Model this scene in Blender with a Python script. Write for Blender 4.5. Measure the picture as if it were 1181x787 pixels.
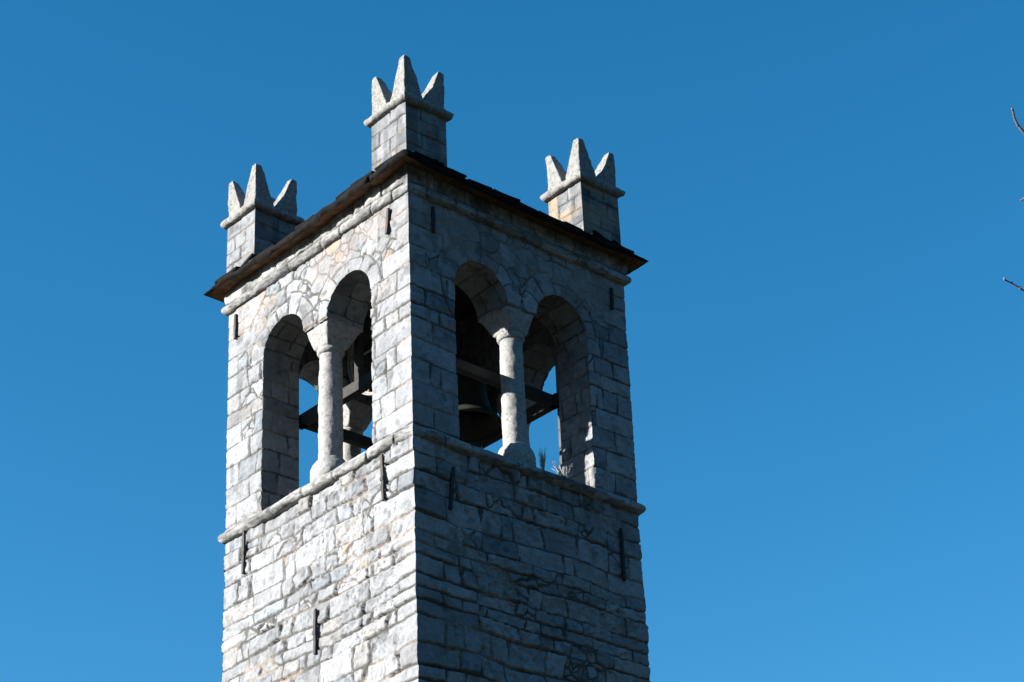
import bpy, math, random
import numpy as np
from mathutils import Vector, Matrix, Quaternion
for o in list(bpy.data.objects): bpy.data.objects.remove(o)
S = bpy.context.scene
C = S.collection
R = math.radians

# ---------------------------------------------------------------- camera, sky, sun, exposure
ZS = 14.134            # height of the belfry string course above the ground
CAM = Vector((-15.562, -18.827, 1.60))
YAW, PITCH, ROLL, FPX = 0.744368, 0.510789, -0.046159, 2486.4
cam = bpy.data.objects.new('camera', bpy.data.cameras.new('camera'))
C.objects.link(cam); S.camera = cam
fw = Vector((math.cos(PITCH)*math.sin(YAW), math.cos(PITCH)*math.cos(YAW), math.sin(PITCH)))
rt = fw.cross(Vector((0, 0, 1))).normalized(); up = rt.cross(fw)
r2 = math.cos(ROLL)*rt + math.sin(ROLL)*up; u2 = -math.sin(ROLL)*rt + math.cos(ROLL)*up
cam.matrix_world = Matrix(((r2.x, u2.x, -fw.x, CAM.x), (r2.y, u2.y, -fw.y, CAM.y), (r2.z, u2.z, -fw.z, CAM.z), (0, 0, 0, 1)))
cam.data.sensor_width = 36; cam.data.lens = FPX/1181*36
cam.data.clip_start = .1; cam.data.clip_end = 6000
S.render.resolution_x = 1024; S.render.resolution_y = 682

SUNV = Vector((-1, .57, .40)).normalized()      # towards the sun
SUN_EL = math.asin(SUNV.z); SUN_AZ = math.atan2(SUNV.x, SUNV.y)
W = bpy.data.worlds.new('World'); S.world = W; W.use_nodes = True
nt = W.node_tree; bgn = nt.nodes['Background']
sky = nt.nodes.new('ShaderNodeTexSky'); sky.sky_type = 'NISHITA'; sky.sun_disc = False
sky.sun_elevation = SUN_EL; sky.sun_rotation = SUN_AZ
sky.altitude = 700; sky.air_density = 1.0; sky.dust_density = .25; sky.ozone_density = 3.0
hs = nt.nodes.new('ShaderNodeHueSaturation'); hs.inputs['Saturation'].default_value = 1.31
hs.inputs['Hue'].default_value = .4895
nt.links.new(sky.outputs[0], hs.inputs['Color']); nt.links.new(hs.outputs[0], bgn.inputs['Color'])
bgn.inputs['Strength'].default_value = .064
sl = bpy.data.lights.new('sun', 'SUN'); sl.energy = 5.0; sl.angle = R(.5); sl.color = (1, .96, .90)
sun = bpy.data.objects.new('sun', sl); C.objects.link(sun)
sun.rotation_euler = SUNV.to_track_quat('Z', 'Y').to_euler(); sun.location = (-30, 15, 30)
S.view_settings.view_transform = 'Standard'; S.view_settings.look = 'None'
S.view_settings.exposure = 1.72; S.view_settings.gamma = 1.0

# ---------------------------------------------------------------- noise
def _h(ix, iy, iz, seed):
    n = (ix.astype(np.int64)*374761393 + iy.astype(np.int64)*668265263 + iz.astype(np.int64)*2147483647*3 + seed*974634777) & 0xffffffff
    n = ((n ^ (n >> 13))*1274126177) & 0xffffffff
    n = ((n ^ (n >> 16))*2246822519) & 0xffffffff
    n = n ^ (n >> 15)
    return (n & 0xffffff)/float(0xffffff)
def noise(x, y, z=0., seed=0):
    x, y, z = np.broadcast_arrays(np.asarray(x, float), np.asarray(y, float), np.asarray(z, float))
    fx, fy, fz = np.floor(x), np.floor(y), np.floor(z)
    tx, ty, tz = x-fx, y-fy, z-fz
    tx, ty, tz = [t*t*t*(t*(t*6-15)+10) for t in (tx, ty, tz)]
    o = 0
    for a in (0, 1):
        for b in (0, 1):
            for c in (0, 1):
                w = (tx if a else 1-tx)*(ty if b else 1-ty)*(tz if c else 1-tz)
                o = o + w*_h(fx+a, fy+b, fz+c, seed)
    return o*2-1
def fbm(x, y, z=0., seed=0, oct=4, g=.5):
    s = 0; a = 1; t = 0
    for i in range(oct):
        s = s + a*noise(x*2**i, y*2**i, z*2**i, seed+i*17); t += a; a *= g
    return s/t
def sst(a, b, x):
    t = np.clip((x-a)/(b-a), 0, 1); return t*t*(3-2*t)
def rnd(i, seed=0):
    i = np.asarray(i)
    return _h(i, i*0+7, i*0+3, seed)

# ---------------------------------------------------------------- materials
def mat(name, base, rough=.9, attr=False, var=.25, scale=6, bump=.4, bscale=60, speck=0, speck_col=(.05, .05, .05), tint=None, spec=.25, tscale=2.0, bdist=.01, metallic=0):
    m = bpy.data.materials.new(name); m.use_nodes = True
    n = m.node_tree.nodes; l = m.node_tree.links
    b = n['Principled BSDF']; b.inputs['Roughness'].default_value = rough
    b.inputs['Specular IOR Level'].default_value = spec; b.inputs['Metallic'].default_value = metallic
    tc = n.new('ShaderNodeTexCoord')
    if attr:
        a = n.new('ShaderNodeAttribute'); a.attribute_name = 'Col'; col = a.outputs['Color']
    else:
        a = n.new('ShaderNodeRGB'); a.outputs[0].default_value = (*base, 1); col = a.outputs[0]
    def nz(sc, det=6, ro=.6):
        t = n.new('ShaderNodeTexNoise'); t.inputs['Scale'].default_value = sc
        t.inputs['Detail'].default_value = det; t.inputs['Roughness'].default_value = ro
        l.new(tc.outputs['Object'], t.inputs['Vector']); return t
    def mul(c, fac_out, lo, hi):
        mr = n.new('ShaderNodeMapRange'); mr.inputs[1].default_value = .25; mr.inputs[2].default_value = .75
        mr.inputs[3].default_value = lo; mr.inputs[4].default_value = hi
        l.new(fac_out, mr.inputs[0])
        x = n.new('ShaderNodeVectorMath'); x.operation = 'SCALE'
        l.new(c, x.inputs[0]); l.new(mr.outputs[0], x.inputs['Scale']); return x.outputs[0]
    col = mul(col, nz(scale).outputs['Fac'], 1-var, 1+var)
    if tint:
        mx = n.new('ShaderNodeMix'); mx.data_type = 'RGBA'; mx.inputs[7].default_value = (*tint, 1)
        mr = n.new('ShaderNodeMapRange'); mr.inputs[1].default_value = .5; mr.inputs[2].default_value = .7; mr.inputs[4].default_value = .75
        l.new(nz(tscale, 5, .65).outputs['Fac'], mr.inputs[0]); l.new(mr.outputs[0], mx.inputs[0]); l.new(col, mx.inputs[6]); col = mx.outputs[2]
    if speck:
        mx = n.new('ShaderNodeMix'); mx.data_type = 'RGBA'; mx.inputs[7].default_value = (*speck_col, 1)
        mr = n.new('ShaderNodeMapRange'); mr.inputs[1].default_value = .53; mr.inputs[2].default_value = .62; mr.inputs[4].default_value = speck
        l.new(nz(22, 6, .7).outputs['Fac'], mr.inputs[0]); l.new(mr.outputs[0], mx.inputs[0]); l.new(col, mx.inputs[6]); col = mx.outputs[2]
    l.new(col, b.inputs['Base Color'])
    bp = n.new('ShaderNodeBump'); bp.inputs['Strength'].default_value = bump; bp.inputs['Distance'].default_value = bdist
    l.new(nz(bscale, 8, .7).outputs['Fac'], bp.inputs['Height']); l.new(bp.outputs[0], b.inputs['Normal'])
    return m
M_STONE = mat('stone_masonry', (.4, .4, .4), .92, attr=True, var=.14, scale=9, bump=.8, bscale=32, speck=.35, speck_col=(.12, .12, .118), bdist=.02)
M_GRAN = mat('carved_granite', (.20, .20, .195), .92, var=.35, scale=14, bump=.9, bscale=32, speck=.85, speck_col=(.07, .07, .067), tint=(.22, .205, .175), tscale=3, bdist=.014)
M_COL = mat('column_stone', (.27, .267, .26), .9, var=.25, scale=14, bump=.9, bscale=34, speck=.7, speck_col=(.11, .107, .10), bdist=.012)
M_SLATE = mat('roof_slab_stone', (.009, .009, .0095), .9, var=.4, scale=5, spec=.05, bump=.7, bscale=25, tint=(.018, .013, .01), tscale=1.6, bdist=.02)
M_SOFF = mat('rusty_soffit_stone', (.135, .066, .03), .9, var=.8, scale=6, bump=.8, bscale=22, tint=(.03, .034, .025), tscale=3.2, bdist=.02)
M_IRON = mat('wrought_iron', (.022, .02, .02), .7, var=.4, scale=20, bump=.4, bscale=60, tint=(.06, .03, .018), spec=.4, metallic=.3)
M_BRONZE = mat('weathered_bronze', (.03, .03, .025), .6, var=.3, scale=8, bump=.15, bscale=40, tint=(.05, .08, .06), metallic=.4, spec=.3)
M_BEAM = mat('painted_steel_beam', (.028, .027, .026), .85, var=.3, scale=10, bump=.3, bscale=40, tint=(.035, .022, .016), spec=.3)
M_WHEEL = mat('worn_wheel_rim', (.20, .19, .17), .55, var=.3, scale=10, bump=.2, bscale=40, spec=.4)
M_BARK = mat('twig_bark', (.10, .078, .08), .85, var=.35, scale=30, bump=.5, bscale=90, tint=(.22, .19, .17), tscale=12)
M_DRY = mat('dry_grass', (.38, .25, .12), .9, var=.3, scale=30, bump=.1)
M_PALE = mat('pale_grass', (.42, .38, .34), .9, var=.3, scale=30, bump=.1)
M_SKY_BLOCKER = mat('sky_blocker_hillside', (.016, .021, .014), .95, var=.5, scale=.05, bump=.8, bscale=.4, tint=(.022, .021, .016), tscale=.01, bdist=2)
M_GROUND = mat('meadow', (.022, .028, .016), .95, var=.5, scale=.4, bump=.5, bscale=8, tint=(.035, .032, .024), tscale=.15, bdist=.05)

# ---------------------------------------------------------------- mesh helpers
TC = np.array([2., 2.071, 0.])               # tower axis
def link(name, me, m, parent=None):
    o = bpy.data.objects.new(name, me); C.objects.link(o)
    if m: me.materials.append(m)
    if parent: o.parent = parent
    return o
class MB:
    def __init__(s): s.v = []; s.f = []; s.c = []; s.mi = []; s.n = 0
    def add(s, v, f, col=None, mi=0):
        v = np.asarray(v, float).reshape(-1, 3); f = np.asarray(f, np.int64)
        if f.shape[1] == 3: f = np.concatenate([f, f[:, 2:3]], 1)  # degenerate marker
        s.v.append(v); s.f.append(f+s.n); s.n += len(v)
        s.c.append(np.ones((len(v), 3))*.4 if col is None else np.asarray(col)); s.mi.append(np.full(len(f), mi))
    def build(s, name, m, parent=None, shift=None, smooth=True, mats=None, merge=False):
        v = np.concatenate(s.v); f = np.concatenate(s.f); c = np.concatenate(s.c); mi = np.concatenate(s.mi)
        if merge:
            k = np.round(v*2e4).astype(np.int64)
            _, first, inv = np.unique(k, axis=0, return_index=True, return_inverse=True); inv = inv.reshape(-1)
            v = v[first]; c = c[first]; f = inv[f]
        if shift is not None: v = v+shift
        tri = f[:, 2] == f[:, 3]
        # build loops allowing tris
        cnt = np.where(tri, 3, 4); start = np.concatenate([[0], np.cumsum(cnt)[:-1]])
        mask = np.ones(f.shape, bool); mask[tri, 3] = False
        loops = f[mask]
        me = bpy.data.meshes.new(name)
        me.vertices.add(len(v)); me.vertices.foreach_set('co', v.astype(np.float32).ravel())
        me.loops.add(len(loops)); me.loops.foreach_set('vertex_index', loops.astype(np.int32))
        me.polygons.add(len(f)); me.polygons.foreach_set('loop_start', start.astype(np.int32))
        me.polygons.foreach_set('material_index', mi.astype(np.int32))
        me.update(calc_edges=True); me.validate()
        me.polygons.foreach_set('use_smooth', np.full(len(me.polygons), smooth))
        a = me.attributes.new('Col', 'FLOAT_COLOR', 'POINT')
        if len(c) == len(me.vertices): a.data.foreach_set('color', np.concatenate([c, np.ones((len(c), 1))], 1).astype(np.float32).ravel())
        o = link(name, me, m, parent)
        for x in (mats or []): me.materials.append(x)
        return o
def gridf(nu, nv, flip=False):
    i = np.arange((nu-1)*(nv-1)); a = (i//(nv-1))*nv + i % (nv-1)
    f = np.stack([a, a+nv, a+nv+1, a+1], 1)
    return f[:, ::-1] if flip else f
TSH = np.array([-2., -2.071, ZS])            # tower coordinates -> coordinates of the tower's Empty
def rough(v, amp, fr, seed=0, amp2=0, fr2=1):
    d = np.stack([fbm(v[:, 0]*fr+k*31.7, v[:, 1]*fr, v[:, 2]*fr, seed+k*5, 3) for k in range(3)], 1)*amp
    if amp2: d = d+np.stack([fbm(v[:, 0]*fr2+k*11.7, v[:, 1]*fr2, v[:, 2]*fr2, seed+k*7+50, 3) for k in range(3)], 1)*amp2
    return v+d
def rbox(size, r=.02, res=.03):
    """rounded box centred at 0: verts, faces"""
    hx, hy, hz = [s/2 for s in size]; H = np.array([hx, hy, hz]); V = []; F = []; n = 0
    for ax in range(3):
        a, b = [(1, 2), (2, 0), (0, 1)][ax]
        na = max(3, int(2*H[a]/res)+2); nb = max(3, int(2*H[b]/res)+2)
        def cut(h, k):
            t = np.linspace(-h, h, k); e = [-h+r*.3, -h+r, h-r, h-r*.3]
            return np.unique(np.round(np.concatenate([t, e]), 6))
        A, B = np.meshgrid(cut(H[a], na), cut(H[b], nb), indexing='ij')
        for sg in (-1, 1):
            p = np.zeros(A.shape+(3,)); p[..., a] = A; p[..., b] = B; p[..., ax] = sg*H[ax]
            p = p.reshape(-1, 3); V.append(p); F.append(gridf(A.shape[0], A.shape[1], sg < 0)+n); n += len(p)
    V = np.concatenate(V); F = np.concatenate(F)
    q = np.clip(V, -(H-r), H-r); d = V-q; L = np.linalg.norm(d, axis=1, keepdims=True); L[L == 0] = 1
    return q+d/L*r, F
def lathe(prof, seg=40):
    prof = np.array(prof); a = np.linspace(0, 2*np.pi, seg+1)
    v = np.stack([prof[:, 0][:, None]*np.cos(a), prof[:, 0][:, None]*np.sin(a), np.repeat(prof[:, 1][:, None], seg+1, 1)], -1)
    return v.reshape(-1, 3), gridf(len(prof), seg+1, True)
def dense(prof, step):
    out = [prof[0]]
    for a, b in zip(prof[:-1], prof[1:]):
        n = max(1, int(math.dist(a, b)/step))
        for i in range(1, n+1): out.append((a[0]+(b[0]-a[0])*i/n, a[1]+(b[1]-a[1])*i/n))
    return out
def tube(mb, pts, rad, seg=8, cap=True, col=None):
    pts = [Vector(p) for p in pts]; rad = rad if hasattr(rad, '__len__') else [rad]*len(pts)
    vs = []; ref = None
    for i, p in enumerate(pts):
        t = (pts[min(i+1, len(pts)-1)]-pts[max(i-1, 0)]).normalized()
        if ref is None: ref = t.orthogonal().normalized()
        ref = (ref-t*ref.dot(t)).normalized(); b = t.cross(ref)
        for k in range(seg+1):
            a = 2*math.pi*k/seg; vs.append(p+(ref*math.cos(a)+b*math.sin(a))*rad[i])
    mb.add([tuple(v) for v in vs], gridf(len(pts), seg+1, True))
def tag(o, label=None, cat=None, group=None, kind=None):
    if label: o['label'] = label
    if cat: o['category'] = cat
    if group: o['group'] = group
    if kind: o['kind'] = kind
    return o

# ---------------------------------------------------------------- the stonework
WX, WY = 4.0, 4.142
def courses(z0, z1, lo, hi, seed):
    r = random.Random(seed); out = [z0]
    while out[-1] < z1: out.append(out[-1]+r.uniform(lo, hi))
    return np.array(out)
CB = courses(-.25, 4.2, .21, .335, 5)        # belfry course lines
CS = courses(-14.6, .3, .16, .36, 9)         # shaft course lines
def worley(u, z, su, sz, seed):
    gu, gz = u/su, z/sz; iu, iz = np.floor(gu), np.floor(gz)
    f1 = np.full(u.shape, 9.); f2 = np.full(u.shape, 9.); cid = np.zeros(u.shape)
    for a in (-2, -1, 0, 1):
        for b in (-1, 0, 1):
            cu, cz = iu+a, iz+b
            pu = cu+.5+.62*(_h(cu, cz, cu*0, seed)-.5)+.5*(cz % 2); pz = cz+.5+.5*(_h(cu, cz, cu*0, seed+1)-.5)
            d = (np.abs((gu-pu)*su)**3+np.abs((gz-pz)*sz)**3)**(1/3)
            idd = cu*131+cz*7919+seed*13
            nf = d < f1
            f2 = np.where(nf, f1, np.minimum(f2, d)); cid = np.where(nf, idd, cid); f1 = np.where(nf, d, f1)
    return (f2-f1)*.5, cid
def facets(u, z, su, sz, seed):
    """small planar chips: nearest cell with a random tilt"""
    gu, gz = u/su, z/sz; iu, iz = np.floor(gu), np.floor(gz)
    f1 = np.full(u.shape, 9.); out = np.zeros(u.shape)
    for a in (-1, 0, 1):
        for b in (-1, 0, 1):
            cu, cz = iu+a, iz+b
            pu = cu+.5+.9*(_h(cu, cz, cu*0, seed)-.5); pz = cz+.5+.9*(_h(cu, cz, cu*0, seed+1)-.5)
            du, dz = (gu-pu)*su, (gz-pz)*sz; d = np.hypot(du, dz); nf = d < f1
            h = du*(_h(cu, cz, cu*0, seed+2)-.5)*.7+dz*(_h(cu, cz, cu*0, seed+3)-.5)*.8+(_h(cu, cz, cu*0, seed+4)-.5)*.008
            out = np.where(nf, h, out); f1 = np.where(nf, d, f1)
    return out
def opening_sdf(u, z, Wf):
    """>0 in the masonry, <0 inside the twin-arched window"""
    c = Wf/2; g = .26; r = .475+(Wf-4)*.08; zs = 2.375
    o = []
    for s in (-1, 1):
        cc = c+s*(g+r)
        o.append(np.hypot(u-cc, z-zs)-r)
    circ = np.minimum(o[0], o[1])
    hw = g+2*r
    rect = np.maximum(np.abs(u-c)-hw, z-zs)      # wide slot under the springing
    return np.minimum(circ, np.maximum(rect, -10)), (c, g, r, zs, hw)
def masonry(u, z, s, kind, Wf, seed):
    """u,z position on the face, s continuous perimeter coordinate. returns height, colour"""
    CC = CB if kind in ('belfry', 'reveal') else CS
    if kind == 'pier': CC = np.array([3.0, 3.62, 3.86, 4.10, 4.36, 4.59, 4.83, 5.07, 5.4])
    shaft = kind == 'shaft'
    amp = {'belfry': .02, 'reveal': .02, 'shaft': .038, 'pier': .008}[kind]
    zw = z + amp*noise(s*1.1, z*.9, 0, 3) + .35*amp*noise(s*4, z*3, 0, 4) + .007*noise(s*14, z*14, 0, 6)
    uw = u + .5*amp*noise(s*3, z*3, 5, 5) + .007*noise(s*15, z*15, 2, 8)
    j = np.clip(np.searchsorted(CC, zw.ravel(), side='right').reshape(zw.shape)-1, 0, len(CC)-2)
    z0, z1 = CC[j], CC[j+1]
    # vertical joints course by course
    u0 = np.zeros(u.shape); u1 = np.zeros(u.shape); bi = np.zeros(u.shape)
    rr = random.Random(seed)
    for k in range(len(CC)-1):
        if shaft: wl, wh = (.2, .85)
        elif kind == 'pier': wl, wh = (.2, .42)
        else: wl, wh = (.2, .62)
        q = rr.uniform(.25, .4) if (k+seed) % 2 else rr.uniform(.5, .8)
        if kind == 'pier': q *= .6
        if shaft: q *= 1.35
        ends = Wf-(rr.uniform(.25, .4) if k % 2 else rr.uniform(.5, .8))*(.6 if kind == 'pier' else 1)
        b = [-.5, q]
        while b[-1] < ends-.25: b.append(b[-1]+rr.uniform(wl, wh)*(1 if rr.random() < .75 else .5))
        b[-1] = ends; b.append(Wf+.5); b = np.array(b)
        m = j == k
        if not m.any(): continue
        i = np.clip(np.searchsorted(b, uw[m], side='right')-1, 0, len(b)-2)
        u0[m] = b[i]; u1[m] = b[i+1]; bi[m] = i
    bid = j*57+bi+seed*1013
    # rounded-rectangle distance to the joint; joints lean
    hx, hz = (u1-u0)/2, (z1-z0)/2
    lean = (rnd(bid, 21)-.5)*(.55 if shaft else .3)
    px = np.abs(uw-(u0+u1)/2+lean*(zw-(z0+z1)/2)*np.where((u0 > 0) & (u1 < Wf), 1, 0)); pz = np.abs(zw-(z0+z1)/2)
    rc = .028
    qx, qz = px-(hx-rc), pz-(hz-rc)
    d = rc-(np.hypot(np.maximum(qx, 0), np.maximum(qz, 0))+np.minimum(np.maximum(qx, qz), 0))
    ids = bid.copy()
    # some blocks are packed with rubble
    dv, cv = worley(uw+.02*noise(s*9, z*9, 1, 31), zw+.02*noise(s*9, z*9, 4, 32), .25 if shaft else .22, .125, seed+3)
    interior = (u0 > .05) & (u1 < Wf-.05)
    if kind == 'pier': rub = np.zeros(u.shape, bool)
    elif kind == 'reveal': rub = np.zeros(u.shape, bool)
    else:
        rub = interior & (rnd(bid, 22) < (.27 if shaft else .10))
        if kind == 'belfry':
            sd, (c, g, r, zs, hw) = opening_sdf(u, z, Wf)
            top = interior & (z0 > 2.35)
            rub = rub | top
            d = np.where(top, 9., d)
    dv2, cv2 = worley(uw+.03*noise(s*8, z*8, 1, 33), zw+.03*noise(s*8, z*8, 4, 34), .42 if shaft else .36, .24, seed+8)
    split = rnd(cv2, 45) < (.15 if shaft else .22)
    dd = np.where(split, np.minimum(dv2, dv), dv2); cc_ = np.where(split, cv+cv2*3, cv2); jfac = np.where(rub & split, .55, 1.)
    d = np.where(rub, np.minimum(d, dd), d); ids = np.where(rub, cc_, ids)
    if kind in ('pier', 'reveal'): jfac = 1.
    if kind == 'belfry':
        for k in (-1, 1):
            cc = c+k*(g+r); ang = np.arctan2(z-zs, u-cc); rad = np.hypot(u-cc, z-zs)
            nv = 6 if k < 0 else 7
            sec = np.floor((ang/np.pi)*nv+.15*noise(s*6, z*6, 0, 12)); t = (ang/np.pi)*nv+.15*noise(s*6, z*6, 0, 12)-sec
            vid = sec+91*(k+3)+seed*77
            ro = r+.15+.20*rnd(vid, 4)
            inr = (rad < ro) & (z > zs-.02) & (np.abs(u-c) > .06)
            dvx = np.minimum(ro-rad, np.minimum(t, 1-t)*np.pi/nv*rad)
            d = np.where(inr, dvx, np.where(rad < ro+.03, np.minimum(d, np.abs(rad-ro)), d)); ids = np.where(inr, vid, ids)
    nz1 = noise(s*7, z*7, 0, 50)
    patch = noise(s*.9, z*1.1, 2, 71)                  # tight repointed areas and open, raked-out ones
    jw = .0045+.007*(nz1*.5+.5)+.007*np.clip(patch, 0, 1)
    jw = jw*(1.0 if shaft else .8)*jfac
    edge = np.where(rub, .011, .009)+.008*np.clip(noise(s*5, z*5, 9, 51), 0, 1)
    p = sst(0, 1, np.clip((d-jw)/edge, 0, 1))
    r1, r2_, r3, r4 = rnd(ids, 1), rnd(ids, 2), rnd(ids, 3), rnd(ids, 4)
    depth = np.where(rub, .72, 1.)*(.050 if shaft else .034)*(.62+.38*noise(s*2.3, z*2.3, 4, 60))
    A = .022 if shaft else .009
    stone = A*(r1-.5)*2 + (r2_-.5)*.05*(zw-(z0+z1)/2)*3*(1 if shaft else .5) + (r3-.5)*.04*(u-(u0+u1)/2)*np.where(rub, .3, 1)
    rg = fbm(s*4.5+r4*40, z*6, r1*20, 80, 4)
    chip = np.minimum(fbm(s*11+r4*9, z*13, 0, 90, 3), 0)
    fac = np.abs(fbm(s*3.1+r1*30, z*3.7, r2_*9, 85, 3))
    stone = stone + (.012 if shaft else .008)*rg + (.022 if shaft else .013)*chip - (.020 if shaft else .008)*fac
    fct = facets(uw+.01*noise(s*20, z*20, 0, 57)+r1*3, zw+.01*noise(s*20, z*20, 5, 58)+r2_*3, .13, .09, 66)
    stone = stone + (.75 if shaft else .5 if kind != 'pier' else .3)*fct*sst(-.5, .5, noise(s*1.6, z*1.6, 8, 59))
    if kind in ('shaft', 'belfry'): stone = stone*(.4+.6*sst(0, .45, np.minimum(u, Wf-u))); depth = depth*(.6+.4*sst(0, .2, np.minimum(u, Wf-u)))
    h = -depth*(1-p) + stone*p + .0035*noise(s*40, z*40, 0, 95)
    if kind in ('belfry', 'reveal'): h = h*.9
    # colour
    val = .243+.095*(r2_-.5)+.05*fbm(s*2, z*2, 7, 99)
    col = np.stack([val*.955, val*.985, val*1.035], -1)
    warm = (r3 > .90)[..., None]*1.; ochre = ((r4 > .968) & rub)[..., None]*.7; blue = (r4 < .10)[..., None]*1.
    col = col*(1-warm)+warm*col*np.array([1.03, .985, .93])
    col = col*(1-ochre)+ochre*np.array([.31, .215, .15])*(.8+.4*r1[..., None])
    col = col*(1-blue)+blue*col*np.array([.80, .84, .87])
    stain = sst(.15, .6, fbm(s*3+9, z*3, 1, 110, 4))[..., None]
    col = col*(1-.22*stain)
    mort_w = sst(.1, .5, noise(s*1.5, z*2.2, 3, 120))[..., None]
    mort = np.array([.085, .083, .078])*(1-mort_w)+np.array([.255, .215, .18])*mort_w
    mort = mort*(.8+.3*noise(s*20, z*20, 0, 125))[..., None]
    hf = fbm(s*13, z*15, 3, 140, 3); lich = sst(.2, .5, fbm(s*6.5, z*7.5, 6, 145, 4)+.25*noise(s*1.2, z*1.2, 2, 146))
    col = col*(1+.18*hf)[..., None]*(1-.32*lich)[..., None]
    col = col*(1-.35*sst(.1, .5, noise(s*7, z*.7, 1, 148))*(sst(-.9, -.1, z) if shaft else sst(2.6, 3.5, z)))[..., None]
    k = sst(.05, .7, p)[..., None]
    col = mort*(1-k)+col*k
    if kind == 'belfry':   # plastered, smoother band under the cornice and between the arches
        sm = sst(.1, .5, noise(s*1.2+3, z*1.6, 1, 130)+.6*sst(2.9, 3.3, z)-.2)*sst(2.5, 2.8, z)
        if seed == 2: sm = np.clip(sm*1.2+.45*sst(2.75, 3.05, z), 0, 1.3)
        h = h*(1-.35*sm)
        col = col*(1-.35*sm[..., None])+np.array([.25, .21, .185])*.35*sm[..., None]
    return h, col
# faces: origin, direction along u, outward normal, width, sign/offset of s
FACES = [dict(P=(0, 0), e=(0, 1), n=(-1, 0), W=WY, s=lambda u: -u, seed=1),         # lit face towards the viewer's left
         dict(P=(0, 0), e=(1, 0), n=(0, -1), W=WX, s=lambda u: u, seed=2),          # shaded face
         dict(P=(0, WY), e=(1, 0), n=(0, 1), W=WX, s=lambda u: -WY-u, seed=3),
         dict(P=(WX, 0), e=(0, 1), n=(1, 0), W=WY, s=lambda u: WX+u, seed=4)]
def taper(z, top): return z*(.0072 if top else .0)
def place(F, u, z, h, hs0, hs1, t):
    """position of a point of face F; t = batter of the plane, hs0/hs1 = heights of the neighbours at both ends"""
    Wf = F['W']; P = np.array(F['P'], float); e = np.array(F['e'], float); n = np.array(F['n'], float)
    up_ = u/Wf*(Wf+2*t)-t
    w0 = np.clip(1-u/.08, 0, 1)**2; w1 = np.clip(1-(Wf-u)/.08, 0, 1)**2
    up_ = up_ - w0*hs0 + w1*hs1
    x = P[0]+e[0]*up_+n[0]*(h+t); y = P[1]+e[1]*up_+n[1]*(h+t)
    return np.stack([x, y, z], -1)
def nb(fi, end, z, kind):
    """height of the adjoining face at the shared corner"""
    tab = {(0, 0): (1, 0), (1, 0): (0, 0), (0, 1): (2, 0), (2, 0): (0, 1), (1, 1): (3, 0), (3, 0): (1, 1), (2, 1): (3, 1), (3, 1): (2, 1)}
    g, ge = tab[(fi, end)]; G = FACES[g]; u = np.full(z.shape, 0. if ge == 0 else G['W'])
    return masonry(u, z, G['s'](u), kind, G['W'], G['seed'])[0]
def wall_face(mb, fi, kind, z0, z1, res):
    F = FACES[fi]; Wf = F['W']; top = kind == 'belfry'
    nu = int(Wf/res)+1; nz = int((z1-z0)/res)+1
    us = np.linspace(0, Wf, nu); zs_ = np.linspace(z0, z1, nz); zs_1 = zs_.copy()
    U, Z = np.meshgrid(us, zs_, indexing='ij')
    fidx = gridf(nu, nz)
    if top:
        sd = lambda u, z: opening_sdf(u, z, Wf)[0]
        uc = U.ravel()[fidx].mean(1); zc = Z.ravel()[fidx].mean(1)
        keep = sd(uc, zc) > 0
        used_k = np.zeros(U.size, bool); used_k[fidx[keep].ravel()] = 1
        used_r = np.zeros(U.size, bool); used_r[fidx[~keep].ravel()] = 1
        bd = (used_k & used_r).reshape(U.shape)
        for _ in range(3):
            s0 = sd(U, Z); e = 1e-3
            gx = (sd(U+e, Z)-sd(U-e, Z))/(2*e); gz = (sd(U, Z+e)-sd(U, Z-e))/(2*e); g2 = gx*gx+gz*gz+1e-6
            U = np.where(bd, U-s0*gx/g2, U); Z = np.where(bd, Z-s0*gz/g2, Z)
        Z = np.maximum(Z, z0)
        fidx = fidx[keep]
    h, col = masonry(U, Z, F['s'](U), kind, Wf, F['seed'])
    if top: h = h-.012*np.exp(-np.abs(sd(U, Z))/.02)
    a = nb(fi, 0, zs_1, kind)[None, :]; b = nb(fi, 1, zs_1, kind)[None, :]
    v = place(F, U, Z, h, a, b, taper(Z, top)).reshape(-1, 3)
    # iron stains below the wall anchors
    used = np.zeros(len(v), bool); used[fidx.ravel()] = 1; remap = np.cumsum(used)-1
    flip = fi in (0, 3)
    f = remap[fidx]; f = f[:, ::-1] if fi in (1, 3) and False else f
    mb.add(v[used], f, col.reshape(-1, 3)[used])
TH = .65
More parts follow.
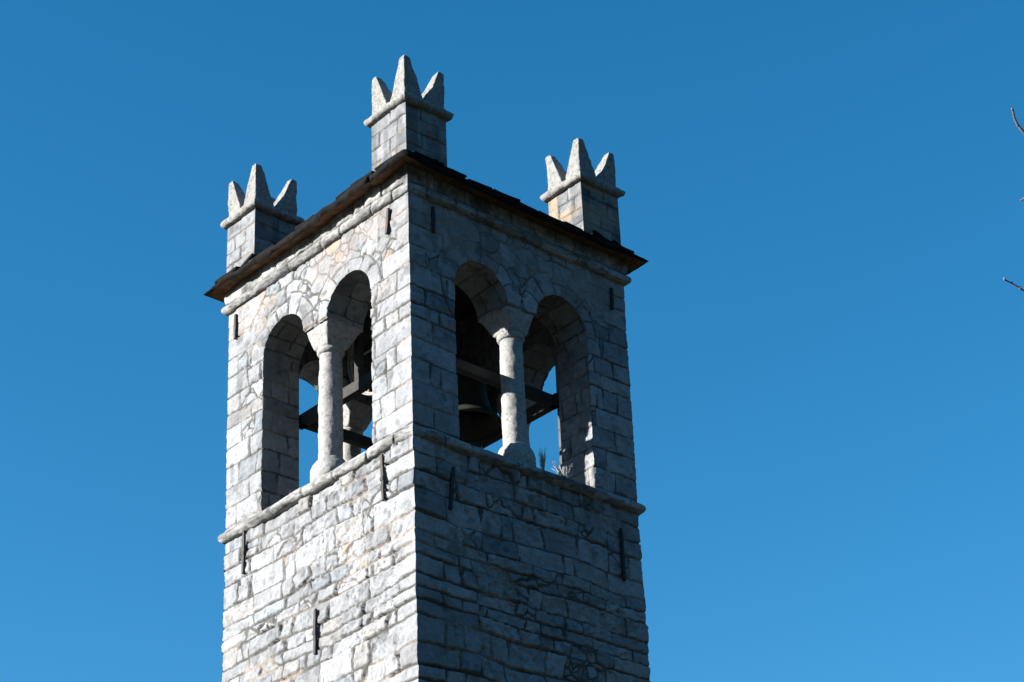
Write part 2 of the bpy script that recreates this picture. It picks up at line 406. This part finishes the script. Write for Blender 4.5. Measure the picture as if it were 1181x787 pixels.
def reveal(mb, fi, res):
    F = FACES[fi]; Wf = F['W']; _, (c, g, r, zs, hw) = opening_sdf(np.zeros(1), np.zeros(1), Wf)
    pts = []
    def seg(a, b):
        n = max(2, int(math.dist(a, b)/res))
        for i in range(n): pts.append((a[0]+(b[0]-a[0])*i/n, a[1]+(b[1]-a[1])*i/n))
    def arc(cc):
        n = int(math.pi*r/res)
        for i in range(n): a = math.pi*(1-i/n); pts.append((cc+r*math.cos(a), zs+r*math.sin(a)))
    seg((c-hw, -.2), (c-hw, zs)); arc(c-g-r); seg((c-g, zs), (c+g, zs)); arc(c+g+r); seg((c+hw, zs), (c+hw, -.2)); pts.append((c+hw, -.2))
    p = np.array(pts); u, z = p[:, 0], p[:, 1]
    tng = np.gradient(p, axis=0); tng /= np.linalg.norm(tng, axis=1, keepdims=True)
    nin = np.stack([tng[:, 1], -tng[:, 0]], 1)          # points into the opening
    hf = masonry(u, z, F['s'](u), 'belfry', Wf, F['seed'])[0]-.012
    ts = np.linspace(0, TH, max(4, int(TH/res)))
    T = np.repeat(ts[None, :], len(u), 0); Zr = np.repeat(z[:, None], len(ts), 1)
    sl = np.cumsum(np.r_[0, np.hypot(*np.diff(p, axis=0).T)])
    arch = z > zs-.001
    Zc = np.where(arch[:, None], np.repeat((sl*1.15)[:, None] % 3.6, len(ts), 1), Zr)
    hr, col = masonry(T+.9+fi, Zc, T*1.0+sl[:, None]*.37+50+fi*9, 'reveal', 9., F['seed']+10)
    w = np.clip(ts/.04, 0, 1)[None, :]*np.clip((TH-ts)/.04, 0, 1)[None, :]
    hr = (hr-.004)*w
    U = u[:, None]+nin[:, 0:1]*hr; Z = z[:, None]+nin[:, 1:2]*hr
    depth = -T+(hf[:, None])*np.exp(-T/.02)
    v = place(F, U, Z, depth, 0, 0, taper(Z, True))
    mb.add(v.reshape(-1, 3), gridf(len(u), len(ts)), col.reshape(-1, 3)*.78)  # shade of the window recess put into the stone colour
def inner_face(mb, fi, res):
    F = FACES[fi]; Wf = F['W']; nu = int((Wf-2*TH)/res)+1; zs_ = np.linspace(-.3, 4.0, int(4.3/res)); us = np.linspace(TH, Wf-TH, nu)
    U, Z = np.meshgrid(us, zs_, indexing='ij'); f = gridf(nu, len(zs_))
    sd = lambda u, z: opening_sdf(u, z, Wf)[0]
    keep = sd(U.ravel()[f].mean(1), Z.ravel()[f].mean(1)) > 0
    uk = np.zeros(U.size, bool); uk[f[keep].ravel()] = 1; ur = np.zeros(U.size, bool); ur[f[~keep].ravel()] = 1
    bd = (uk & ur).reshape(U.shape)
    for _ in range(3):
        s0 = sd(U, Z); e = 1e-3
        gx = (sd(U+e, Z)-sd(U-e, Z))/(2*e); gz = (sd(U, Z+e)-sd(U, Z-e))/(2*e); g2 = gx*gx+gz*gz+1e-6
        U = np.where(bd, U-s0*gx/g2, U); Z = np.where(bd, Z-s0*gz/g2, Z)
    h, col = masonry(U, Z, F['s'](U)+70, 'reveal', Wf+9, F['seed']+20)
    h = np.where(bd, 0, h)
    v = place(F, U, Z, -TH-h*.8, 0, 0, taper(Z, True))
    mb.add(v.reshape(-1, 3), f[keep], col.reshape(-1, 3)*.5)  # inside stone painted darker to stand for the unlit belfry

# ---------------------------------------------------------------- bell tower
tower = bpy.data.objects.new('bell_tower', None); C.objects.link(tower); tower.location = (2., 2.071, 0)
tag(tower, 'tall square grey stone bell tower with twin-arched belfry windows and crowned corner pinnacles', 'tower')
HI = .0135
mb = MB()
for fi in (0, 1): wall_face(mb, fi, 'shaft', -4.3, -.06, HI)
for fi in (2, 3): wall_face(mb, fi, 'shaft', -4.3, -.06, .05)
for fi in range(4): wall_face(mb, fi, 'shaft', -14.5, -4.3+.0, .06)
mb.build('shaft_wall', M_STONE, tower, TSH)
mb = MB()
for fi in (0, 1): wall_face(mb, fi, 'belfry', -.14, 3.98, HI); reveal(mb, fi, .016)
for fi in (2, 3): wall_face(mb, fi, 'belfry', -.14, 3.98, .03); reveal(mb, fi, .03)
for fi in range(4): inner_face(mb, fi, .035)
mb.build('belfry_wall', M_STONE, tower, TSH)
mb = MB()
v, f = rbox((2.78, 2.92, .12), .02, .3); mb.add(v+[2, 2.07, -.32], f); mb.build('belfry_floor', M_BEAM, tower, TSH)

# ---- mouldings running round the tower
def ring(name, prof, zt, topflag, seed, m, shrinkN=1., segl=(.35, .8), step=.014, jamp=.024, amp=.010):
    """prof: list of (out, z) ; swept round the four faces with mitred corners"""
    mb = MB(); prof = np.array(prof)
    for fi, F in enumerate(FACES):
        rr = random.Random(seed+fi); Wf = F['W']; js = [rr.uniform(.3, .7)]
        while js[-1] < Wf: js.append(js[-1]+rr.uniform(*segl))
        js = np.array(js)
        us = np.linspace(0, 1, int(Wf/step)+1)
        U, K = np.meshgrid(us, np.arange(len(prof)), indexing='ij')
        uu = U*Wf; d0 = prof[K, 0]; z = prof[K, 1]
        i = np.searchsorted(js, uu.ravel()).reshape(uu.shape); o = (rnd(i+fi*40+seed, 1)-.5)*.022; oz = (rnd(i+fi*40+seed, 2)-.5)*.02
        jd = np.min(np.abs(uu[..., None]-js), -1)
        endw = np.clip(np.minimum(uu, Wf-uu)/.1, 0, 1)
        d = d0*(1+o/.05*endw*.6)-np.where(d0 > 0, 1, 0)*jamp*np.exp(-(jd/.014)**2)
        s = F['s'](uu)
        nzs = fbm(s*5, K*.35, 0, seed, 3)*amp+fbm(s*14, K*.9, 0, seed+1, 3)*amp*.8
        d = d+nzs*(d0 > 0)*endw
        if fi in (0, 1):
            k = shrinkN+(1-shrinkN)*sst(.0, .45, uu); d = np.where(d0 > 0, d*k, d)
        z = z+oz*endw+.006*noise(s*6, K*.7, 3, seed+2)*endw+.012*noise(s*.9, 0, 1, seed+5)*endw
        t = taper(zt, topflag)
        P = np.array(F['P'], float); e = np.array(F['e'], float); n = np.array(F['n'], float)
        dd = d+t; up_ = U*(Wf+2*dd)-dd
        v = np.stack([P[0]+e[0]*up_+n[0]*dd, P[1]+e[1]*up_+n[1]*dd, z], -1).reshape(-1, 3)
        col = None
        vv = .245+.09*(rnd(i+fi*40+seed, 3)-.5)+.05*noise(s*3, K*.3, 0, 7)
        col = np.stack([vv, vv, vv*.985], -1)
        und = sst(.2, .6, noise(s*2.3, K*.25, 5, seed+9)+.15)[..., None]
        lic = sst(.0, .4, fbm(s*9, K*.8, 2, seed+11, 3)); col = (col*(1-.35*und)*(1-.5*lic)[..., None]*(1+.25*noise(s*20, K*1.3, 2, 3))[..., None]*(1-.4*np.exp(-(jd/.012)**2))[..., None]).reshape(-1, 3)
        mb.add(v, gridf(len(us), len(prof)), col)
    return mb.build(name, m, tower, TSH)
def roll(r, zc, out, n=13, flat=1.):
    a = np.linspace(-math.pi/2, math.pi/2, n)
    p = [(-.06, zc-r*.9)]+[(out+r*math.cos(x), zc+r*math.sin(x)*flat) for x in a]+[(-.06, zc+r*1.0)]
    return p
ring('string_course', roll(.080, -.092, -.004), 0, False, 100, M_STONE, shrinkN=.25)
ring('cornice', roll(.080, 3.58, .004), 3.6, True, 200, M_STONE, shrinkN=.45)
ring('cornice_band', [(-.05, 3.66), (.025, 3.67), (.04, 3.69), (.05, 3.74), (.052, 3.8), (.05, 3.86), (.045, 3.92), (.03, 3.97), (-.05, 3.99)], 3.7, True, 300, M_STONE, shrinkN=.5, segl=(.25, .6), amp=.02, jamp=.016)

# ---- window columns with base and crutch capital
def make_column(fi):
    F = FACES[fi]; e = np.array([*F['e'], 0.]); n = np.array([*F['n'], 0.]); c0 = np.array([*F['P'], 0.])+e*F['W']/2
    def loc(v, dep=.265): return c0+v[:, 0:1]*e+(v[:, 1:2]-dep)*n+np.array([0, 0, 1])*v[:, 2:3]
    res = .02 if fi < 2 else .05
    pr = dense([(.168, .34), (.168, .9), (.163, 1.5), (.155, 2.02)], res*1.3)
    v, f = lathe(pr, 48); v = loc(v); v = rough(v, .012, 5, 300+fi, .006, 25)
    mb = MB(); mb.add(v, f); col = mb.build('column', M_COL, tower, TSH)
    pr = dense([(.24, -.12), (.26, .0), (.27, .10), (.262, .20), (.235, .28), (.19, .35), (.166, .37)], res)
    v, f = lathe(pr, 48); v = loc(v); v = rough(v, .022, 5, 310+fi, .010, 22)
    mb = MB(); mb.add(v, f); mb.build('base', M_COL, col, None).data.transform(Matrix.Translation(TSH))
    # capital: necking ring, then a block flaring to the depth of the wall
    mb = MB()
    pr = dense([(.152, 1.97), (.176, 1.985), (.192, 2.015), (.192, 2.045), (.178, 2.07), (.15, 2.085)], .012)
    v, f = lathe(pr, 48); v = loc(v); v = rough(v, .01, 6, 320+fi, .004, 25); mb.add(v, f)
    V, f = rbox((1, 1, 1), .09, .05)
    t = V[:, 2]+.5; w = .31+(.538-.31)*np.clip(t, 0, 1)**.9; dp = .32+(.64-.32)*np.clip(t, 0, 1)**.9; cy = -.265+(-.325+.265)*t
    v = np.stack([V[:, 0]*w, V[:, 1]*dp+cy+.265, 2.06+t*.36], 1); v = loc(v); v = rough(v, .016, 4, 330+fi, .006, 22); mb.add(v, f)
    mb.build('capital', M_COL, col, None, merge=True).data.transform(Matrix.Translation(TSH))
for fi in range(4): make_column(fi)

# ---- iron wall anchors
def anchor(fi, u, z0, z1, tilt=0., big=False):
    F = FACES[fi]; e = Vector((*F['e'], 0)); n = Vector((*F['n'], 0)); top = z0 > 0; zc = (z0+z1)/2; L = z1-z0
    t = float(taper(zc, top)); c = Vector((*F['P'], zc))+e*u+n*(t+.018)
    mb = MB(); v, f = rbox((.056, .035, L), .008, .08)
    tt = v[:, 2]/L; w = 1-.35*np.abs(tt)*2*.6
    v[:, 0] = v[:, 0]*w+tilt*v[:, 2]; v = rough(v, .006, 6, int(u*100))
    def to(v): return np.array(c)+v[:, 0:1]*np.array(e)+v[:, 1:2]*np.array(n)+np.array([0, 0, 1])*v[:, 2:3]
    mb.add(to(v), f)
    if not top: v, f = rbox((.07, .05, .06), .012, .05); mb.add(to(v+[.005, .0, -.02]), f)
    mb.build('iron_anchor', M_IRON, tower, TSH, merge=True)
for a in [(0, .40, 3.04, 3.43, -.10), (0, 3.97, 3.0, 3.42, 0), (0, .60, -.86, -.2, .02), (0, 3.66, -.80, -.16, 0), (0, 2.02, -2.48, -1.86, 0),
          (1, .40, 3.0, 3.42, .02), (1, 3.74, 2.98, 3.34, .05), (1, .61, -1.05, -.44, .1), (1, 3.61, -1.26, -.5, 0)]: anchor(*a)

# ---- crowned pinnacles
def make_pinnacle(x0, y0, sx, sy, zb, zr, za, seed):
    mb = MB()
    fc = [((x0, y0), (0, 1), (-1, 0), sy, 0), ((x0, y0), (1, 0), (0, -1), sx, 1), ((x0, y0+sy), (1, 0), (0, 1), sx, 2), ((x0+sx, y0), (0, 1), (1, 0), sy, 3)]
    for P, e, n, w, k in fc:
        nu = int(w/.0135)+1; nz = int((zr+.06-zb)/.0135)+1
        U, Z = np.meshgrid(np.linspace(0, w, nu), np.linspace(zb, zr+.06, nz), indexing='ij')
        sfun = {0: -U, 1: U, 2: -w-U, 3: w+U}[k]+seed*3.3
        h, col = masonry(U, Z, sfun, 'pier', w, seed*10+k)
        ed = np.clip(np.minimum(U, w-U)/.03, 0, 1)
        h = h*ed*.8
        if seed == 3: w_ = (sst(.35, .6, rnd(np.floor(U/.26)+np.floor((Z-.02)/.235)*9+k*50, 9)))[..., None]; col = col*(1-w_*.8)+w_*.8*np.array([.33, .26, .18])
        v = np.stack([P[0]+e[0]*U+n[0]*h, P[1]+e[1]*U+n[1]*h, Z], -1).reshape(-1, 3)
        mb.add(v, gridf(nu, nz), col.reshape(-1, 3)*.78)
    pn = mb.build('pinnacle', M_STONE, tower, TSH)
    # moulding
    mb = MB(); cx, cy = x0+sx/2, y0+sy/2
    a = np.linspace(-math.pi/2, math.pi/2, 9); r = .066; zc = zr+.045
    prof = [(-.1, zc-r)]+[(.022+r*math.cos(t)*.95, zc+r*math.sin(t)) for t in a]+[(-.3, zc+r+.02)]
    prof = np.array(prof)
    for P, e, n, w, k in fc:
        us = np.linspace(0, 1, int(w/.02)); U, K = np.meshgrid(us, np.arange(len(prof)), indexing='ij')
        d = prof[K, 0]; z = prof[K, 1]; up_ = U*(w+2*d)-d
        v = np.stack([P[0]+e[0]*up_+n[0]*d, P[1]+e[1]*up_+n[1]*d, z], -1).reshape(-1, 3)
        v = rough(v, .018, 5, seed, .014, 15); mb.add(v, gridf(len(us), len(prof)))
    o = mb.build('moulding', M_GRAN, pn); o.data.transform(Matrix.Translation(TSH))
    # four horns
    for i, (ex, ey) in enumerate([(0, 0), (0, 1), (1, 0), (1, 1)]):
        V, f = rbox((1, 1, 1), .07, .05); t = np.clip(V[:, 2]+.5, 0, 1)
        bx, by = sx*.515, sy*.515; tx, ty = .105, .105
        tt = t
        px = (V[:, 0]+.5)*(bx+(tx-bx)*tt); py = (V[:, 1]+.5)*(by+(ty-by)*tt)
        lean = .012*math.sin(seed*5+i*2)
        px = px+lean*t; z = zr+.06+t*(za-zr-.06)
        X = x0+px if ex == 0 else x0+sx-px; Y = y0+py if ey == 0 else y0+sy-py
        v = np.stack([X, Y, z], 1); v = rough(v, .014, 4.5, seed+i, .009, 18)
        mb = MB(); mb.add(v, f); o = mb.build('horn', M_GRAN, pn, merge=True); o.data.transform(Matrix.Translation(TSH))
make_pinnacle(0, .02, .73, .76, 3.8, 5.05, 5.83, 1)
make_pinnacle(-.02, 3.56, .78, .71, 3.8, 5.09, 5.87, 2)
make_pinnacle(3.30, 0, .76, .71, 3.8, 5.07, 5.83, 3)
make_pinnacle(3.30, 3.50, .74, .72, 3.8, 5.06, 5.86, 4)

# ---- roof: thick eaves slabs, upper courses of slabs
PIT = math.tan(R(20))
def eave():
    mb = MB()
    prof = [(-.6, .235), (-.2, .18), (.1, .072), (.27, .008), (.30, -.012), (.302, -.05), (.285, -.082), (.262, -.098), (.2, -.080), (.1, -.05), (.0, -.012), (-.1, .02)]
    und = [0]*7+[1]*5
    prof = np.array(prof)
    for fi, F in enumerate(FACES):
        rr = random.Random(40+fi); Wf = F['W']; js = [rr.uniform(.5, .9)]
        while js[-1] < Wf: js.append(js[-1]+rr.uniform(.6, 1.05))
        js = np.array(js); us = np.linspace(0, 1, 220); U, K = np.meshgrid(us, np.arange(len(prof)), indexing='ij'); uu = U*Wf
        i = np.searchsorted(js, uu.ravel()).reshape(uu.shape)
        endw = np.clip(np.minimum(uu, Wf-uu)/.3, 0, 1)
        o = (rnd(i+fi*40, 1)-.5)*.035; oz = (rnd(i+fi*40, 2)-.5)*.022; jd = np.min(np.abs(uu[..., None]-js), -1); s = F['s'](uu)
        d = prof[K, 0].copy(); z = prof[K, 1].copy()
        # the far ends of the eaves thin out to a point
        ef = np.clip(np.minimum(uu, Wf-uu)/.7, 0, 1)
        if fi in (0, 1): ef = np.clip((Wf-uu)/.8, 0, 1)
        low = np.isin(K, (4, 5, 6, 7, 8)); z = np.where(low, z*(.28+.72*ef)-.0, z)
        outer = (d > .05)
        d = d+outer*(o*endw+.012*noise(s*3, 0, 0, 5)*endw+.008*noise(s*12, K*.5, 0, 8)*endw-.02*np.exp(-(jd/.012)**2))
        z = z+3.94+oz*endw+.012*noise(s*9, K*.6, 2, 9)*endw+np.where(prof[K, 1] < -.01, .02*np.exp(-(jd/.012)**2), 0)
        sag = .045*np.sin(np.clip(uu/Wf, 0, 1)*math.pi)
        z = z-sag
        if fi in (0, 1): z = z+.035*np.clip(1-uu/.5, 0, 1)-.05*np.clip(1-(Wf-uu)/.5, 0, 1)
        else: z = z-.05*np.clip(1-uu/.5, 0, 1)-(.05 if fi == 2 else 0)*np.clip(1-(Wf-uu)/.5, 0, 1)
        dd = d; P = np.array(F['P'], float); e = np.array(F['e'], float); n = np.array(F['n'], float); up_ = U*(Wf+2*dd)-dd
        x = P[0]+e[0]*up_+n[0]*dd; y = P[1]+e[1]*up_+n[1]*dd
        rc = .20   # the near corner slab is rounded off
        qx, qy = x+.3-rc, y+.3-rc; m = (qx < 0) & (qy < 0); L = np.hypot(qx, qy); k = np.where(m & (L > rc), rc/np.maximum(L, 1e-6), 1)
        x = np.where(m, qx*k-.3+rc, x); y = np.where(m, qy*k-.3+rc, y)
        v = np.stack([x, y, z], -1).reshape(-1, 3); g = gridf(len(us), len(prof)); mi = np.array([und[a % len(prof)] for a in g.min(1)])
        for q in (0, 1): mb.add(v, g[mi == q], mi=q)
    return mb.build('eaves', M_SLATE, tower, TSH, mats=[M_SOFF], smooth=True)
ev = eave()
mb = MB(); rr = random.Random(77)
for fi, F in enumerate(FACES):
    Wf = F['W']; P = np.array([*F['P'], 0.]); e = np.array([*F['e'], 0.]); n = np.array([*F['n'], 0.])
    row = 0; d = .285
    while d > -1.85:
        u = -d*.0 + max(0, -d) - .1 if d < 0 else -.12; uend = Wf-u
        while u < uend-.12:
            w = min(rr.uniform(.3, .62), uend-u)
            if row == 0 and rr.random() < .12: u += w*.5; continue
            dd = d+rr.uniform(-.07, .015); zt = 3.962+(.30-dd)*PIT+rr.uniform(-.012, .022)-(.04*math.sin(math.pi*min(max(u/Wf, 0), 1)) if row < 2 else 0)
            V, f = rbox((w-.012, .5, rr.uniform(.035, .06)), .012, .2); V[:, 1] -= .25; ang = math.atan(PIT)*.75; tw = rr.uniform(-.04, .04)
            y = V[:, 1]*math.cos(ang)+V[:, 2]*math.sin(ang); z = -V[:, 1]*math.sin(ang)+V[:, 2]*math.cos(ang)
            x = V[:, 0]+tw*V[:, 1]; v = P+(u+w/2+x)[:, None]*e+(dd+y)[:, None]*n+(zt+z+V[:, 0]*rr.uniform(-.03, .03))[:, None]*np.array([0, 0, 1])
            mb.add(rough(v, .012, 6, row), f); u += w
        d -= .33; row += 1
mb.build('roof_slabs', M_SLATE, tower, TSH, merge=True)
mb = MB()   # timber decking closing the roof from below
h0 = 3.93; ax = (2, 2.07, 3.93+2.0*PIT)
cs = [(.2, .2, h0), (3.8, .2, h0), (3.8, 3.94, h0), (.2, 3.94, h0), ax]
mb.add(cs, [(0, 4, 1), (1, 4, 2), (2, 4, 3), (3, 4, 0)]); mb.build('roof_deck', M_BEAM, tower, TSH, smooth=False)

# ---- steel frame inside the belfry
def beam(a, b, w, h, m=M_BEAM, name='beam', parent=tower):
    a, b = Vector(a), Vector(b); L = (b-a).length; V, f = rbox((L, w, h), .006, .5)
    t = (b-a).normalized(); s = t.cross(Vector((0, 0, 1)))
    s = Vector((0, 1, 0)) if s.length < .01 else s.normalized()
    uu = s.cross(t); c = (a+b)/2
    v = np.array(c)+V[:, 0:1]*np.array(t)+V[:, 1:2]*np.array(s)+V[:, 2:3]*np.array(uu)
    mb = MB(); mb.add(v, f); return mb.build(name, m, parent, TSH, merge=True)
ZB = 1.66
beam((.76, .66, ZB), (.76, 3.48, ZB), .12, .17); beam((3.24, .66, ZB), (3.24, 3.48, ZB), .12, .17)
beam((.69, .76, ZB-.01), (3.31, .76, ZB-.01), .12, .15); beam((.69, 3.37, ZB-.01), (3.31, 3.37, ZB-.01), .12, .15)

# ---------------------------------------------------------------- bell
BX, BY = 2.72, 2.07
W0 = Vector((0, 0, ZS))
bell = bpy.data.objects.new('bell', None); C.objects.link(bell); bell.location = (BX, BY, ZS+1.74)
tag(bell, 'dark bronze church bell hanging in shadow inside the belfry behind the twin arches', 'bell')
def lobj(mb, name, m, parent, off): return mb.build(name, m, parent, np.array(off), merge=True)
pr = dense([(.0, .70), (.12, .70), (.2, .67), (.24, .60), (.255, .5), (.275, .35), (.31, .2), (.37, .08), (.44, .0), (.445, -.03), (.41, -.03), (.35, .05), (.28, .18), (.24, .35), (.22, .5), (.18, .6), (0, .63)], .03)
v, f = lathe(pr, 64); v = v*[1.18, 1.18, 1.1]; mb = MB(); mb.add(v+[0, 0, -.06], f); lobj(mb, 'bell_body', M_BRONZE, bell, (0, 0, 0))
mb = MB(); tube(mb, [(0, 0, .6), (0, 0, .1)], .02); pr = dense([(0, .12), (.05, .09), (.06, .04), (.04, -.02), (.02, -.06), (0, -.06)], .02); v, f = lathe(pr, 20); mb.add(v, f)
lobj(mb, 'clapper', M_IRON, bell, (0, 0, 0))
mb = MB(); V, f = rbox((.62, .16, .24), .03, .1); V[:, 2] += .12*np.cos(V[:, 0]/.31*1.4); mb.add(V+[0, 0, .80], f)
tube(mb, [(-1.98, 0, .80), (-1.0, 0, .80), (.55, 0, .80)], .03, 12)
lobj(mb, 'yoke', M_BEAM, bell, (0, 0, 0))
mb = MB(); wx = -1.50; rw = .80
tube(mb, [(wx-.03, rw*math.cos(a), .80+rw*math.sin(a)) for a in np.linspace(0, 2*math.pi, 61)], .013, 8)
tube(mb, [(wx+.03, rw*math.cos(a), .80+rw*math.sin(a)) for a in np.linspace(0, 2*math.pi, 61)], .013, 8)
tube(mb, [(wx, (rw-.03)*math.cos(a), .80+(rw-.03)*math.sin(a)) for a in np.linspace(0, 2*math.pi, 61)], .02, 8)
for k in range(6):
    a = k*math.pi/3; tube(mb, [(wx, 0, .80), (wx, rw*math.cos(a), .80+rw*math.sin(a))], .015, 8)
lobj(mb, 'bell_wheel', M_WHEEL, bell, (0, 0, 0))
# bearings on uprights standing on the two cross beams
for x in (.76, 3.24):
    beam((x, 2.07, ZB+.09), (x, 2.07, ZB+.92), .10, .10, name='bearing_post')

# ---------------------------------------------------------------- grasses rooted in the ledges
def tuft(name, u_face, u, dep, z, n, hh, sp, m, label, cat, seed, lean=(0, 0)):
    F = FACES[u_face]; base = Vector((*F['P'], 0))+Vector((*F['e'], 0))*u-Vector((*F['n'], 0))*dep+Vector((0, 0, z+ZS))
    rr = random.Random(seed); mb = MB()
    for i in range(n):
        a = rr.uniform(0, 6.28); r0 = rr.uniform(0, sp*.3); p = Vector((r0*math.cos(a), r0*math.sin(a), 0)); h = hh*rr.uniform(.45, 1.)
        d = Vector((math.cos(a)*sp*rr.uniform(.2, 1)+lean[0], math.sin(a)*sp*rr.uniform(.2, 1)+lean[1], 0)); pts = []
        for k in range(6):
            t = k/5; pts.append(p+d*t**1.7+Vector((rr.uniform(-.004, .004), rr.uniform(-.004, .004), h*t-.1*h*t**3)))
        w = rr.uniform(.0018, .0032); tube(mb, pts, [w, w, w, w*1.3 if rr.random() < .4 else w*.8, w*.9, w*.4], 5)
        if rr.random() < .5:
            q = pts[3]; tube(mb, [q, q+Vector((rr.uniform(-.04, .04), rr.uniform(-.04, .04), .05))], [w*.8, w*.4], 4)
    o = mb.build(name, m, None); o.location = base; tag(o, label, cat); return o
tuft('grass_tuft', 1, 2.33, .10, -.03, 34, .50, .06, M_DRY, 'brown dry grass tuft growing on the ledge just right of the shaded window column', 'grass', 1)
tuft('grass_tuft', 1, 2.68, .06, -.03, 46, .40, .18, M_PALE, 'pale wispy dry grass on the ledge of the shaded right window', 'grass', 2)
tuft('weed', 1, 1.55, .45, -.03, 9, .42, .16, M_BARK, 'dark leafless weed behind the left opening of the shaded window', 'weed', 3)
tuft('weed', 0, 2.72, .12, -.03, 7, .20, .06, M_DRY, 'small dry weed on the sill of the sunlit window, left of its column', 'weed', 4)

# ---------------------------------------------------------------- bare tree at the right, only its twig tips reach the view
def camproj(p):
    d = Vector(p)-CAM; z = d.dot(fw); return 590.5+FPX*d.dot(r2)/z, 393.5-FPX*d.dot(u2)/z
def camray(px, py, dist):
    d = fw+r2*((px-590.5)/FPX)-u2*((py-393.5)/FPX); return CAM+d*dist
tips = [[(1195, 168), (1181, 153), (1174, 145), (1170, 137), (1168, 127)],
        [(1196, 230), (1188, 231), (1181, 230), (1177, 231.5)],
        [(1200, 345), (1184, 338), (1177, 333), (1167, 327), (1159, 323)]]
DT = 13.
tb = camray(1330, 393, DT); trunk_xy = Vector((tb.x, tb.y, 0))
tree = bpy.data.objects.new('bare_tree', None); C.objects.link(tree); tree.location = trunk_xy
tag(tree, 'leafless tree whose bare twig tips reach in at the right edge against the sky', 'tree')
rr = random.Random(12); mbc = MB(); mbt = MB()
top = Vector((0, 0, 10.6))
tp = [Vector((.05*math.sin(i*1.3), .05*math.cos(i*1.7), 10.6*i/14)) for i in range(15)]
tube(mbt, tp, [.17-.011*i for i in range(15)], 14)
def ok(p):
    x, y = camproj(p+trunk_xy); return x > 1196 or y > 830 or y < -60
def grow(p, d, L, r, lev):
    pts = [p]; n = 6
    for i in range(n):
        d = (d+Vector((rr.gauss(0, .13), rr.gauss(0, .13), rr.gauss(.05, .1)))).normalized(); q = pts[-1]+d*L/n
        if not ok(q): break
        pts.append(q)
    if len(pts) < 3: return
    tube(mbc, pts, [r*(1-.75*i/n) for i in range(len(pts))], 6)
    if lev < 3:
        for k in range(4 if lev < 2 else 3):
            i = rr.randint(1, len(pts)-1); s = Vector((rr.gauss(0, 1), rr.gauss(0, 1), rr.gauss(.3, .6))).normalized()
            grow(pts[i], (d*.7+s*.8).normalized(), L*.58, r*.45, lev+1)
for i in range(4, 15):
    for k in range(2):
        a = rr.uniform(0, 6.28); grow(tp[i], Vector((math.cos(a), math.sin(a), .55)).normalized(), 2.1-.1*i+.2, .05-.0022*i, 0)
for k, tpx in enumerate(tips):
    P = [camray(px, py, DT)-trunk_xy for px, py in tpx]
    st = Vector((0, 0, P[0].z-.8)); st = st+Vector((.02, .01, 0)); mid = st.lerp(P[0], .5)+Vector((0, 0, .12))
    pts = [st, st.lerp(mid, .5), mid, mid.lerp(P[0], .55)]+P
    w = [.018, .015, .012, .009]+[(.0105, .006, .007)[k]*(1-.45*i/len(P)) for i in range(len(P))]
    tube(mbc, pts, w, 8)
    for i, q in enumerate(P[1:]):     # buds
        V, f = rbox((1, 1, 1), .49, .25); s = .014 if i % 2 else .011
        if k == 1: s *= .7
        mbc.add(V*[s, s, s*1.7]+np.array(q)+np.array([.004*(-1)**i, 0, .004]), f)
mbt.build('trunk', M_BARK, tree); mbc.build('crown', M_BARK, tree)

# ---------------------------------------------------------------- unseen forested slopes added to block low sky light, then the ground
mb = MB(); na, nr = 240, 14
A_, R_ = np.meshgrid(np.linspace(0, 2*np.pi, na), np.linspace(0, 1, nr), indexing='ij')
side = np.clip(np.cos(A_-R(-80)), 0, 1)**.7       # raised opposite the shaded face to cut its sky light
hh = (85+90*side+40*fbm(np.cos(A_)*3, np.sin(A_)*3, 0, 61, 4))*np.sin(R_*math.pi/2)**1.2*(1+.12*fbm(np.cos(A_)*14, np.sin(A_)*14, R_*4, 62, 4))
rr_ = 180+420*R_
mb.add(np.stack([rr_*np.cos(A_), rr_*np.sin(A_), hh-3], -1).reshape(-1, 3), gridf(na, nr)); tag(mb.build('sky_blocker_hills', M_SKY_BLOCKER), kind='structure')
me = bpy.data.meshes.new('ground'); n = 61; xs = np.sign(np.linspace(-1, 1, n))*np.abs(np.linspace(-1, 1, n))**3*2500
X, Y = np.meshgrid(xs, xs, indexing='ij'); Z = 1.0*fbm(X*.03, Y*.03, 0, 5, 3)*sst(30, 80, np.hypot(X, Y))-.01
mb = MB(); mb.add(np.stack([X, Y, Z], -1).reshape(-1, 3), gridf(n, n)); tag(mb.build('ground', M_GROUND), kind='structure')
bpy.data.meshes.remove(me)
